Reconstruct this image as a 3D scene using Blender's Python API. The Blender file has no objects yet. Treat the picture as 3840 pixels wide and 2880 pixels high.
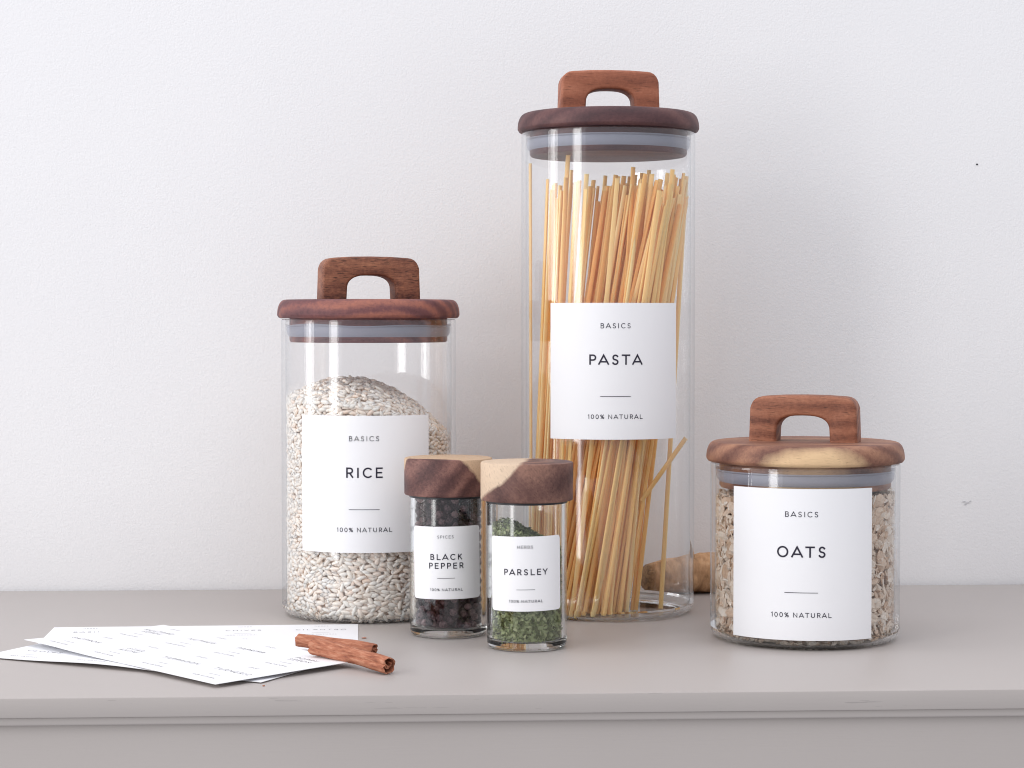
import bpy, bmesh, math, random
import numpy as np
from mathutils import Vector, Matrix

R = math.radians
SC = bpy.context.scene
COL = SC.collection
rng = random.Random(7)
nrng = np.random.default_rng(7)

# ------------------------------------------------------------------ camera
cam_d = bpy.data.cameras.new('camera')
cam_d.sensor_width = 36.0
cam_d.lens = 72.6
cam_d.clip_start = 0.02
cam_d.clip_end = 50
cam = bpy.data.objects.new('camera', cam_d)
cam.location = (-0.0656, -1.2953, 0.170)
cam.rotation_euler = (R(90 - 1.85), 0, R(-2.9))
COL.objects.link(cam)
SC.camera = cam

# ------------------------------------------------------------------ light of a bright white room
world = bpy.data.worlds.new('World')
SC.world = world
world.use_nodes = True
bg = world.node_tree.nodes['Background']
bg.inputs[0].default_value = (0.93, 0.94, 1.0, 1)
bg.inputs[1].default_value = 0.60


def window_light(name, loc, target, w, h, radiance, col=(1, 0.985, 0.97)):
    d = bpy.data.lights.new(name, 'AREA')
    d.shape = 'RECTANGLE'
    d.size, d.size_y = w, h
    d.energy = radiance * math.pi * w * h
    d.color = col
    o = bpy.data.objects.new(name, d)
    o.location = loc
    o.rotation_euler = (Vector(target) - Vector(loc)).to_track_quat('-Z', 'Y').to_euler()
    COL.objects.link(o)
    return o


window_light('window_light', (-3.6, -0.50, 0.80), (0, -0.30, 0.25), 0.63, 2.5, 5.8)
window_light('window_light', (-3.6, -0.10, 0.80), (0, -0.25, 0.25), 0.07, 2.5, 5.8)
window_light('window_light', (-2.63, -2.58, 0.80), (0, -0.15, 0.2), 0.69, 2.5, 5.8)
window_light('ceiling_bounce', (-0.1, -1.1, 2.0), (-0.1, -1.0, 0.0), 3.8, 2.2, 1.25, (0.98, 0.97, 1.0))  # soft fill added for bounce off the unseen white ceiling
window_light('left_room_bounce', (-4.0, -2.5, 1.0), (0, -0.3, 0.2), 4.2, 3.2, 0.60, (0.98, 0.98, 1.0))

vs = SC.view_settings
SC.display_settings.display_device = 'sRGB'
vs.view_transform = 'Standard'
vs.look = 'None'
vs.exposure = 0.13
vs.gamma = 1.0
vs.use_curve_mapping = False
cy = SC.cycles
cy.use_denoising = True
cy.max_bounces = 16
cy.transparent_max_bounces = 40
cy.diffuse_bounces = 8
cy.filter_width = 1.05
cy.caustics_reflective = False
cy.glossy_bounces = 6
cy.sample_clamp_indirect = 8.0

# ------------------------------------------------------------------ material helpers


class NT:
    def __init__(self, name):
        self.m = bpy.data.materials.new(name)
        self.m.use_nodes = True
        self.t = self.m.node_tree
        self.t.nodes.clear()
        self.out = self.t.nodes.new('ShaderNodeOutputMaterial')

    def n(self, kind, ins=None, **attrs):
        nd = self.t.nodes.new(kind)
        for k, v in attrs.items():
            setattr(nd, k, v)
        for k, v in (ins or {}).items():
            s = nd.inputs[k]
            if isinstance(v, bpy.types.NodeSocket):
                self.t.links.new(v, s)
            elif isinstance(v, bpy.types.Node):
                self.t.links.new(v.outputs[0], s)
            else:
                s.default_value = v
        return nd

    def math(self, op, a, b=0.0, c=0.0, clamp=False):
        nd = self.n('ShaderNodeMath', {0: a, 1: b, 2: c}, operation=op)
        nd.use_clamp = clamp
        return nd.outputs[0]

    def mix(self, fac, a, b, blend='MIX'):
        nd = self.n('ShaderNodeMix', None, data_type='RGBA', blend_type=blend)
        for sock, v in ((nd.inputs[0], fac), (nd.inputs[6], a), (nd.inputs[7], b)):
            if isinstance(v, bpy.types.NodeSocket):
                self.t.links.new(v, sock)
            else:
                sock.default_value = v if not isinstance(v, tuple) or len(v) == 4 else (*v, 1)
        return nd.outputs[2]

    def ramp(self, fac, stops, interp='LINEAR'):
        nd = self.n('ShaderNodeValToRGB', {0: fac})
        cr = nd.color_ramp
        cr.interpolation = interp
        while len(cr.elements) < len(stops):
            cr.elements.new(0.5)
        for e, (p, c) in zip(cr.elements, stops):
            e.position = p
            e.color = (*c, 1) if len(c) == 3 else c
        return nd.outputs[0]

    def coord(self, rot=(0, 0, 0), scale=(1, 1, 1), loc=(0, 0, 0), kind='Object'):
        tc = self.n('ShaderNodeTexCoord')
        mp = self.n('ShaderNodeMapping', {0: tc.outputs[kind]})
        mp.inputs['Location'].default_value = loc
        mp.inputs['Rotation'].default_value = rot
        mp.inputs['Scale'].default_value = scale
        return mp.outputs[0]

    def noise(self, vec, scale, detail=2.0, rough=0.5, dist=0.0):
        nd = self.n('ShaderNodeTexNoise', {'Vector': vec, 'Scale': scale, 'Detail': detail,
                                          'Roughness': rough, 'Distortion': dist})
        return nd.outputs[0]

    def bump(self, height, strength=0.3, dist=0.001):
        return self.n('ShaderNodeBump', {'Height': height, 'Strength': strength, 'Distance': dist}).outputs[0]

    def principled(self, **ins):
        p = self.n('ShaderNodeBsdfPrincipled')
        for k, v in ins.items():
            s = p.inputs[k.replace('_', ' ')]
            if isinstance(v, bpy.types.NodeSocket):
                self.t.links.new(v, s)
            else:
                s.default_value = v if not isinstance(v, tuple) or len(v) == 4 else (*v, 1)
        return p

    def done(self, shader):
        self.t.links.new(shader if isinstance(shader, bpy.types.NodeSocket) else shader.outputs[0],
                         self.out.inputs[0])
        return self.m


def mat_wall():
    t = NT('wall_paint')
    v = t.coord()
    a = t.noise(v, 760, 3, 0.55)
    b = t.noise(v, 400, 2, 0.5)
    c = t.noise(v, 9, 2)
    h = t.math('ADD', a, t.math('MULTIPLY', b, 0.7))
    col = t.mix(c, (0.80, 0.80, 0.815), (0.84, 0.84, 0.85))
    return t.done(t.principled(Base_Color=col, Roughness=0.85, Specular_IOR_Level=0.25,
                               Normal=t.bump(h, 0.30, 0.0006)))


def mat_paint():
    t = NT('grey_paint')
    v = t.coord()
    s = t.coord(scale=(1, 18, 18))
    broad = t.noise(v, 7, 3)
    brush = t.noise(s, 60, 3, 0.6)
    col = t.mix(broad, (0.405, 0.370, 0.352), (0.445, 0.410, 0.390))
    # worn scratches along the front edge
    sc = t.noise(t.coord(scale=(1, 22, 26)), 38, 2, 0.55)
    sx = t.n('ShaderNodeSeparateXYZ', {0: v})
    edge = t.math('MULTIPLY', t.math('GREATER_THAN', sx.outputs[2], -0.0092), t.math('LESS_THAN', sx.outputs[1], -0.3680))
    near = t.math('SUBTRACT', 1.0, t.math('MULTIPLY', t.math('ABSOLUTE', t.math('ADD', sx.outputs[0], 0.01)), 4.0), clamp=True)
    scr = t.math('MULTIPLY', t.math('GREATER_THAN', t.math('ADD', sc, t.math('MULTIPLY', near, 0.06)), 0.735), edge)
    col = t.mix(t.math('MULTIPLY', scr, 0.35), col, (0.20, 0.18, 0.175))
    rough = t.math('ADD', t.math('MULTIPLY', broad, 0.12), 0.34)
    h = t.math('ADD', brush, t.math('MULTIPLY', scr, -1.2))
    return t.done(t.principled(Base_Color=col, Roughness=rough, Specular_IOR_Level=0.45,
                               Normal=t.bump(h, 0.10, 0.0005)))


def mat_glass(name, edge=0.75, edge_pow=6.0, tint=(0.62, 0.67, 0.70)):
    """thin clear jar glass: every surface lets light through and mirrors by Schlick's law"""
    t = NT(name)
    f = t.n('ShaderNodeLayerWeight', {'Blend': 0.5}).outputs['Facing']
    fr = t.math('ADD', t.math('MULTIPLY', t.math('POWER', f, 5.0), 0.80), 0.04, clamp=True)
    ab = t.math('MULTIPLY', t.math('POWER', f, edge_pow), edge, clamp=True)
    col = t.mix(ab, (0.992, 0.994, 0.996), tint)
    tr = t.n('ShaderNodeBsdfTransparent', {0: col})
    gl = t.n('ShaderNodeBsdfGlossy', {'Color': (1, 1, 1, 1), 'Roughness': 0.015})
    mx = t.n('ShaderNodeMixShader', {0: fr, 1: tr.outputs[0], 2: gl.outputs[0]})
    return t.done(mx)


def mat_silicone():
    t = NT('clear_silicone')
    tr = t.n('ShaderNodeBsdfTransparent', {0: (0.93, 0.95, 1.0, 1)})
    df = t.principled(Base_Color=(0.50, 0.52, 0.60), Roughness=0.35)
    mx = t.n('ShaderNodeMixShader', {0: 0.40, 1: tr.outputs[0], 2: df.outputs[0]})
    return t.done(mx)


def mat_paper():
    t = NT('white_paper')
    v = t.coord()
    n = t.noise(v, 900, 2)
    return t.done(t.principled(Base_Color=(0.86, 0.865, 0.885), Roughness=0.6, Specular_IOR_Level=0.3,
                               Normal=t.bump(n, 0.06, 0.0003)))


def mat_ink():
    t = NT('black_ink')
    return t.done(t.principled(Base_Color=(0.012, 0.010, 0.028), Roughness=0.6))


def mat_plain(name, col, rough=0.6):
    t = NT(name)
    return t.done(t.principled(Base_Color=col, Roughness=rough))


def mat_wood(name, dark, mid, light, rot=(0, 0, 0), centre=(0, 0.01, -0.03), ring=900.0, warp=0.006,
             streak=0.6, sap=None, seed=0.0, bandk=0.30):
    """timber with its grain along local x; rings about an axis through `centre`;
    sap = (normal, offset, softness, colour): the pale sapwood beyond a plane through the log"""
    t = NT(name)
    p = t.coord(rot=rot, loc=(0, 0, 0))
    q = t.n('ShaderNodeVectorMath', {0: p, 1: (seed * 0.37, centre[1], centre[2])}, operation='SUBTRACT').outputs[0]
    wv = t.n('ShaderNodeVectorMath', {0: q, 1: (0.35, 1, 1)}, operation='MULTIPLY').outputs[0]
    wn = t.noise(wv, 38, 2, 0.5)
    sx = t.n('ShaderNodeSeparateXYZ', {0: q})
    rr = t.math('SQRT', t.math('ADD', t.math('MULTIPLY', sx.outputs[1], sx.outputs[1]),
                               t.math('MULTIPLY', sx.outputs[2], sx.outputs[2])))
    rr = t.math('ADD', rr, t.math('MULTIPLY', wn, warp))
    band = t.math('ADD', t.math('MULTIPLY', t.math('SINE', t.math('MULTIPLY', rr, ring)), 0.5), 0.5)
    broad = t.noise(t.n('ShaderNodeVectorMath', {0: q, 1: (0.3, 1, 1)}, operation='MULTIPLY').outputs[0], 55, 3, 0.6)
    fib = t.noise(t.n('ShaderNodeVectorMath', {0: q, 1: (0.10, 1, 1)}, operation='MULTIPLY').outputs[0], 1900, 4, 0.65)
    pore = t.noise(t.n('ShaderNodeVectorMath', {0: q, 1: (0.13, 1, 1)}, operation='MULTIPLY').outputs[0], 1500, 2, 0.5)
    mot = t.noise(q, 520, 4, 0.7)
    f = t.math('ADD', t.math('MULTIPLY', band, bandk), t.math('MULTIPLY', broad, 0.72 + 0.36 - bandk))
    f = t.math('ADD', f, t.math('MULTIPLY', t.math('SUBTRACT', fib, 0.5), 0.55 * streak))
    f = t.math('ADD', f, t.math('MULTIPLY', t.math('SUBTRACT', mot, 0.5), 0.55))
    col = t.ramp(f, [(0.18, dark), (0.52, mid), (0.86, light)])
    pm = t.math('MULTIPLY', t.math('SUBTRACT', pore, 0.58), 6.0, clamp=True)
    if sap:
        nrm, off, soft, scol = sap
        dp = t.n('ShaderNodeVectorMath', {0: t.coord(), 1: nrm}, operation='DOT_PRODUCT').outputs['Value']
        dp = t.math('ADD', dp, t.math('MULTIPLY', t.math('SUBTRACT', t.noise(t.coord(), 60, 4, 0.6), 0.5), 0.007))
        sm = t.math('MULTIPLY', t.math('SUBTRACT', dp, off), 1.0 / soft, clamp=True)
        sc = t.mix(t.math('MULTIPLY', fib, 0.9), tuple(c * 0.72 for c in scol), scol)
        col = t.mix(sm, col, sc)
    col = t.mix(t.math('MULTIPLY', pm, streak), col, t.mix(0.72, col, (0.02, 0.008, 0.006)))
    h = t.math('SUBTRACT', fib, t.math('MULTIPLY', pm, 0.6))
    return t.done(t.principled(Base_Color=col, Roughness=0.55, Specular_IOR_Level=0.35,
                               Normal=t.bump(h, 0.25, 0.0005)))


def mat_food(name, stops, scale=500, var=0.25, rough=0.5, spec=0.4, bump=0.2, bdist=0.0004, sss=0.0, trans=0.0):
    """colour by each piece's own shade (the 'shade' attribute), mottled a little"""
    t = NT(name)
    at = t.n('ShaderNodeAttribute', None, attribute_name='shade')
    v = t.coord()
    n = t.noise(v, scale, 3, 0.55)
    f = t.math('ADD', at.outputs['Fac'], t.math('MULTIPLY', t.math('SUBTRACT', n, 0.5), var))
    col = t.ramp(f, stops)
    p = t.principled(Base_Color=col, Roughness=rough, Specular_IOR_Level=spec, Normal=t.bump(n, bump, bdist))
    if sss:
        p.inputs['Subsurface Weight'].default_value = sss
        p.inputs['Subsurface Radius'].default_value = (1, 1, 1)
        p.inputs['Subsurface Scale'].default_value = 0.0015
    if trans:
        tl = t.n('ShaderNodeBsdfTranslucent', {'Color': col})
        return t.done(t.n('ShaderNodeMixShader', {0: trans, 1: p.outputs[0], 2: tl.outputs[0]}))
    return t.done(p)


M = {}
M['wall'] = mat_wall()
M['paint'] = mat_paint()
M['glass'] = mat_glass('jar_glass')
t = NT('spice_glass')
M['spice_glass'] = t.done(t.n('ShaderNodeBsdfGlass', {'Color': (0.985, 0.995, 0.995, 1), 'Roughness': 0.0, 'IOR': 1.46}))
t = NT('base_glass')
M['base_glass'] = t.done(t.n('ShaderNodeBsdfGlass', {'Color': (0.99, 0.996, 0.998, 1), 'Roughness': 0.0, 'IOR': 1.46}))
M['silicone'] = mat_silicone()
M['paper'] = mat_paper()
M['ink'] = mat_ink()
M['black'] = mat_plain('black_hole', (0.005, 0.005, 0.005))
M['gap_shade'] = mat_plain('black_gap_shade', (0.015, 0.015, 0.02), 0.4)

# ------------------------------------------------------------------ object helpers


def link(o, parent=None):
    COL.objects.link(o)
    if parent is not None:
        o.parent = parent
    return o


def tag(o, label=None, cat=None, group=None, kind=None):
    if label:
        o['label'] = label
    if cat:
        o['category'] = cat
    if group:
        o['group'] = group
    if kind:
        o['kind'] = kind
    return o


def empty(name, loc, rz=0.0):
    o = bpy.data.objects.new(name, None)
    o.empty_display_size = 0.02
    o.location = loc
    o.rotation_euler = (0, 0, rz)
    return link(o)


def mesh_obj(name, verts, faces, mat, parent=None, smooth=None, loc=(0, 0, 0), rz=0.0):
    me = bpy.data.meshes.new(name)
    me.from_pydata([tuple(v) for v in verts], [], faces)
    me.validate()
    bm = bmesh.new()
    bm.from_mesh(me)
    bmesh.ops.recalc_face_normals(bm, faces=bm.faces)
    bm.to_mesh(me)
    bm.free()
    if smooth is not None:
        me.shade_smooth()
        if smooth < 180:
            me.set_sharp_from_angle(angle=R(smooth))
    me.materials.append(mat)
    o = bpy.data.objects.new(name, me)
    o.location = loc
    o.rotation_euler = (0, 0, rz)
    return link(o, parent)


def lathe(profile, segs=96, closed=True, wob=None):
    """profile of (r, z) revolved about z; closed joins last to first; r=0 ends become poles"""
    verts, faces, ids = [], [], []
    for i, (r, z) in enumerate(profile):
        if r < 1e-6:
            ids.append([len(verts)] * segs)
            verts.append((0, 0, z))
        else:
            row = []
            for k in range(segs):
                a = 2 * math.pi * k / segs
                dz = wob(i, a) if wob else 0.0
                row.append(len(verts))
                verts.append((r * math.cos(a), r * math.sin(a), z + dz))
            ids.append(row)
    n = len(profile)
    for i in range(n if closed else n - 1):
        a, b = ids[i], ids[(i + 1) % n]
        for k in range(segs):
            k2 = (k + 1) % segs
            f = []
            for v in (a[k], a[k2], b[k2], b[k]):
                if v not in f:
                    f.append(v)
            if len(f) > 2:
                faces.append(f)
    return verts, faces


def arc(cx, cy, rx, ry, a0, a1, n=8):
    return [(cx + rx * math.cos(R(a0 + (a1 - a0) * i / n)), cy + ry * math.sin(R(a0 + (a1 - a0) * i / n)))
            for i in range(n + 1)]


# ------------------------------------------------------------------ lettering: a thin geometric stroke face
# glyph: (width, left bearing, right bearing, strokes); capital height 1
G = {
    'A': (1.06, -.02, -.02, [[(0, 0), (.53, 1), (1.06, 0)], [(.15, .27), (.91, .27)]]),
    'B': (.64, .14, .08, [[(0, 0), (0, 1), (.30, 1)] + arc(.32, .765, .235, .235, 90, -90, 8) + [(0, .53)],
                          [(.3, .53)] + arc(.36, .265, .265, .265, 90, -90, 8) + [(0, 0)]]),
    'C': (.86, .08, .06, [arc(.5, .5, .5, .5, 48, 312, 16)]),
    'D': (.84, .14, .08, [[(0, 0), (0, 1), (.32, 1)] + arc(.34, .5, .5, .5, 90, -90, 12) + [(0, 0), (0, .1)]]),
    'E': (.62, .14, .05, [[(.62, 1), (0, 1), (0, 0), (.62, 0)], [(0, .51), (.55, .51)]]),
    'F': (.60, .14, .02, [[(.60, 1), (0, 1), (0, 0)], [(0, .5), (.52, .5)]]),
    'G': (.92, .08, .08, [arc(.5, .5, .5, .5, 45, 360, 18) + [(.55, .5)]]),
    'H': (.78, .14, .14, [[(0, 0), (0, 1)], [(.78, 0), (.78, 1)], [(0, .51), (.78, .51)]]),
    'I': (.02, .14, .14, [[(.01, 0), (.01, 1)]]),
    'K': (.66, .14, .02, [[(0, 0), (0, 1)], [(.62, 1), (0, .42)], [(.22, .62), (.68, 0)]]),
    'L': (.62, .14, .02, [[(0, 1), (0, 0), (.62, 0)]]),
    'M': (.98, .14, .14, [[(0, 0), (0, 1), (.49, .28), (.98, 1), (.98, 0)]]),
    'N': (.80, .14, .14, [[(0, 0), (0, 1), (.80, 0), (.80, 1)]]),
    'O': (1.0, .08, .08, [arc(.5, .5, .5, .5, 0, 360, 24)]),
    'P': (.62, .14, .0, [[(0, 0), (0, 1), (.32, 1)] + arc(.34, .73, .27, .27, 90, -90, 8) + [(0, .46)]]),
    'R': (.64, .14, .06, [[(0, 0), (0, 1), (.32, 1)] + arc(.34, .73, .27, .27, 90, -90, 8) + [(0, .46)],
                          [(.30, .46), (.64, 0)]]),
    'S': (.58, .12, .10, [arc(.30, .745, .26, .255, 25, 255, 10)[:-1] + arc(.28, .245, .28, .245, 70, -160, 10)]),
    'T': (.84, .0, .0, [[(0, 1), (.84, 1)], [(.42, 1), (.42, 0)]]),
    'U': (.76, .14, .14, [[(0, 1), (0, .38)] + arc(.38, .38, .38, .38, 180, 360, 10) + [(.76, 1)]]),
    'V': (.96, .0, .0, [[(0, 1), (.48, 0), (.96, 1)]]),
    'W': (1.3, .0, .0, [[(0, 1), (.32, 0), (.65, 1), (.98, 0), (1.3, 1)]]),
    'Y': (.84, .0, .0, [[(0, 1), (.42, .45), (.84, 1)], [(.42, .45), (.42, 0)]]),
    '0': (.66, .08, .08, [arc(.33, .5, .33, .5, 0, 360, 20)]),
    '1': (.22, .06, .12, [[(0, .84), (.22, 1), (.22, 0)]]),
    '%': (.86, .06, .06, [[(.10, 0), (.76, 1)], arc(.18, .78, .18, .20, 0, 360, 12), arc(.68, .22, .18, .20, 0, 360, 12)]),
    ' ': (.22, .0, .0, []),
}


def text_strokes(txt, cap, cx, cyy, track=0.36):
    """centre-line strokes of a word, capital height `cap`, centred on (cx, cyy)"""
    x, out = 0.0, []
    for i, ch in enumerate(txt):
        w, l, r, st = G[ch]
        if i:
            x += track
        x += l
        for s in st:
            out.append([(x + a, b) for a, b in s])
        x += w + r
    tot = x
    return [[(cx + (a - tot / 2) * cap, cyy + (b - 0.5) * cap) for a, b in s] for s in out]


def ribbon(strokes, width, fn, lift, verts, faces):
    """flat ribbons along the strokes; fn maps (s, t) and a lift to a point"""
    for s in strokes:
        pts = [Vector(p) for p in s]
        # subdivide long runs so that they follow a curved label
        q = [pts[0]]
        for a, b in zip(pts, pts[1:]):
            n = max(1, int((b - a).length / 0.002))
            q += [a.lerp(b, k / n) for k in range(1, n + 1)]
        pts = q
        closed = (pts[0] - pts[-1]).length < 1e-7
        base = len(verts)
        n = len(pts)
        for i, p in enumerate(pts):
            pa = pts[i - 1] if i else (pts[-2] if closed else None)
            pb = pts[i + 1] if i < n - 1 else (pts[1] if closed else None)
            d1 = (p - pa).normalized() if pa is not None else None
            d2 = (pb - p).normalized() if pb is not None else None
            if d1 is None:
                d1 = d2
            if d2 is None:
                d2 = d1
            nn = Vector((-(d1 + d2).y, (d1 + d2).x))
            if nn.length < 1e-6:
                nn = Vector((-d1.y, d1.x))
            nn.normalize()
            k = 1.0 / max(0.45, nn.dot(Vector((-d1.y, d1.x))))
            off = nn * (width / 2 * k)
            e = Vector((0, 0))
            if not closed and i == 0:
                e = -d1 * width * 0.35
            if not closed and i == n - 1:
                e = d1 * width * 0.35
            for sgn in (1, -1):
                pp = p + off * sgn + e
                verts.append(fn(pp.x, pp.y, lift))
        for i in range(n - 1):
            a = base + 2 * i
            faces.append((a, a + 1, a + 3, a + 2))


def lettering(parent, items, fn, name='lettering', lift=0.00012):
    """items: (text, capital height, stroke width, x, y, tracking) or ('-', length, width, x, y)"""
    made = []
    for it in items:
        v, f = [], []
        if it[0] == '-':
            _, ln, w, x, y = it
            ribbon([[(x - ln / 2, y), (x + ln / 2, y)]], w, fn, lift, v, f)
            nm = 'printed_line'
        else:
            txt, cap, w, x, y, tr = it
            ribbon(text_strokes(txt, cap, x, y, tr), w, fn, lift, v, f)
            nm = name
        me = bpy.data.meshes.new(nm)
        me.from_pydata([tuple(p) for p in v], [], f)
        me.materials.append(M['ink'])
        made.append(link(bpy.data.objects.new(nm, me), parent))
    return made


# ------------------------------------------------------------------ setting: wall and sideboard
def box(name, x0, x1, y0, y1, z0, z1, mat, parent=None, bevel=0.0, seg=2):
    bm = bmesh.new()
    bmesh.ops.create_cube(bm, size=1)
    for v in bm.verts:
        v.co = Vector(((x0 + x1) / 2 + v.co.x * (x1 - x0), (y0 + y1) / 2 + v.co.y * (y1 - y0),
                       (z0 + z1) / 2 + v.co.z * (z1 - z0)))
    if bevel:
        bmesh.ops.bevel(bm, geom=bm.edges[:], offset=bevel, segments=seg, affect='EDGES', profile=0.5)
    me = bpy.data.meshes.new(name)
    bm.to_mesh(me)
    bm.free()
    if bevel:
        me.shade_smooth()
        me.set_sharp_from_angle(angle=R(40))
    me.materials.append(mat)
    return link(bpy.data.objects.new(name, me), parent)


wall = box('wall', -2.2, 2.2, 0.0, 0.12, -0.9, 2.4, M['wall'])
tag(wall, 'white painted wall with fine roller texture behind the jars', 'wall', kind='structure')
v, f = lathe([(0, -0.0004), (0.00055, -0.0004), (0.00055, 0.0), (0, 0.0)], 10, closed=False)
nail = mesh_obj('nail_hole', [(a, c, b) for a, b, c in v], f, M['black'], wall, loc=(0.2949, 0, 0.2668))
M['chip'] = mat_plain('chipped_plaster', (0.50, 0.50, 0.52), 0.9)
for cx, cz, cw in ((0.2880, 0.0526, 0.0016), (0.2903, 0.0519, 0.0022), (0.2890, 0.0508, 0.0012), (0.2921, 0.0530, 0.0009)):
    mesh_obj('paint_chip', [(cx - cw, -0.0002, cz), (cx, -0.0002, cz - 0.0004), (cx + cw, -0.0002, cz + 0.0001), (cx + cw * .2, -0.0002, cz + 0.0004),
                            (cx - cw, 0.0005, cz), (cx, 0.0005, cz - 0.0004), (cx + cw, 0.0005, cz + 0.0001), (cx + cw * .2, 0.0005, cz + 0.0004)],
             [(0, 1, 2, 3), (0, 4, 5, 1), (1, 5, 6, 2), (2, 6, 7, 3), (3, 7, 4, 0)], M['chip'], wall)

side = empty('sideboard', (0, -0.19, -0.85))
tag(side, 'mauve grey painted wooden sideboard carrying the jars', 'sideboard')
Z0 = 0.85


def sbox(name, *a, **k):
    o = box(name, *a, M['paint'], None, **k)
    o.parent = side
    o.location = (0, 0.19, Z0)
    return o


sbox('top_board', -0.95, 0.95, -0.3690, -0.003, -0.0090, 0.0, bevel=0.0006)
sbox('moulding', -0.94, 0.94, -0.3674, -0.004, -0.0128, -0.0086, bevel=0.0009, seg=3)
sbox('drawer_front', -0.93, 0.93, -0.3645, -0.340, -0.20, -0.0126, bevel=0.0004)
sbox('carcass', -0.93, 0.93, -0.339, -0.004, -0.85, -0.0130)

# ------------------------------------------------------------------ wood of each lid
PURPLE = ((0.060, 0.022, 0.022), (0.150, 0.062, 0.052), (0.27, 0.125, 0.095))
M['wood_rice_lid'] = mat_wood('wood_rice_lid', (0.070, 0.025, 0.032), (0.165, 0.063, 0.064), (0.35, 0.130, 0.090),
                              rot=(0, 0, R(12)), centre=(0, -0.045, -0.022), ring=750, warp=0.010, streak=0.35, seed=1)
M['wood_rice_handle'] = mat_wood('wood_rice_handle', (0.055, 0.016, 0.012), (0.21, 0.078, 0.046), (0.37, 0.155, 0.085),
                                 centre=(0, 0.02, -0.05), ring=900, warp=0.006, streak=1.7, seed=2, bandk=0.12)
M['wood_pasta_lid'] = mat_wood('wood_pasta_lid', (0.050, 0.022, 0.026), (0.095, 0.042, 0.044), (0.16, 0.075, 0.07),
                               rot=(0, 0, R(-8)), centre=(0, 0.03, 0.08), ring=600, warp=0.008, streak=0.30, seed=3)
M['wood_pasta_handle'] = mat_wood('wood_pasta_handle', (0.17, 0.052, 0.030), (0.31, 0.105, 0.057), (0.43, 0.165, 0.095),
                                  centre=(0, 0.03, 0.05), ring=700, warp=0.006, streak=0.6, seed=4)
M['wood_oats_lid'] = mat_wood('wood_oats_lid', (0.095, 0.036, 0.028), (0.23, 0.105, 0.070), (0.40, 0.205, 0.125),
                              rot=(0, 0, R(5)), centre=(0, 0.01, 0.055), ring=520, warp=0.012, streak=0.35, seed=5,
                              sap=((-0.09, -0.90, -0.50), 0.0380, 0.0058, (0.82, 0.57, 0.33)))
M['wood_oats_handle'] = mat_wood('wood_oats_handle', (0.12, 0.038, 0.022), (0.27, 0.100, 0.055), (0.41, 0.175, 0.10),
                                 centre=(0, -0.03, 0.06), ring=850, warp=0.008, streak=0.7, seed=6)
M['wood_pepper'] = mat_wood('wood_pepper', (0.045, 0.018, 0.020), (0.135, 0.062, 0.055), (0.30, 0.150, 0.120),
                            rot=(0, R(20), R(60)), centre=(0, 0.01, -0.02), ring=620, warp=0.007, streak=0.6, seed=7,
                            sap=((0.339, 0.723, 0.602), -0.0022, 0.0014, (0.66, 0.46, 0.30)))
M['wood_parsley'] = mat_wood('wood_parsley', (0.055, 0.023, 0.023), (0.155, 0.076, 0.062), (0.31, 0.165, 0.120),
                             rot=(0, R(-48), R(15)), centre=(0, 0.004, 0.0), ring=560, warp=0.006, streak=0.6, seed=8,
                             sap=((-0.657, 0.099, 0.747), 0.0141, 0.0018, (0.76, 0.58, 0.42)))

# ------------------------------------------------------------------ storage jars
JR = 0.0500      # outer radius of the big jars
WT = 0.0024


def jar_profile(rad, h, wt, base, corner, rim=0.0008):
    pr = [(0, 0.0012), (rad * 0.62, 0.0012), (rad * 0.74, 0.0003), (rad - corner, 0.0)]
    pr += [(rad - corner + corner * math.sin(R(a)), corner - corner * math.cos(R(a))) for a in (18, 36, 54, 72, 90)]
    pr += [(rad, corner + 0.0015), (rad, h * 0.5), (rad, h - rim - 0.0015), (rad, h - rim)]
    pr += [(rad - wt / 2 + wt / 2 * math.cos(R(a)), h - rim + rim * math.sin(R(a))) for a in (30, 60, 90, 120, 150)]
    ri = rad - wt
    ci = max(corner - wt * 0.6, 0.001)
    pr += [(ri, h - rim), (ri, h - rim - 0.0015), (ri, h * 0.5), (ri, base + ci + 0.0015), (ri, base + ci)]
    pr += [(ri - ci + ci * math.cos(R(a)), base + ci - ci * math.sin(R(a))) for a in (18, 36, 54, 72, 90)]
    pr += [(rad * 0.3, base), (0, base)]
    return pr


def wrap(rad, ang, zc, tilt):
    """(s, t, lift) on a label wrapped round a jar, its middle facing angle `ang` from -y towards +x"""
    ct, st = math.cos(tilt), math.sin(tilt)

    def fn(s, t, lift=0.0):
        s2, t2 = s * ct - t * st, s * st + t * ct
        a = ang + s2 / rad
        r = rad + lift
        return (r * math.sin(a), -r * math.cos(a), zc + t2)
    return fn


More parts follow.
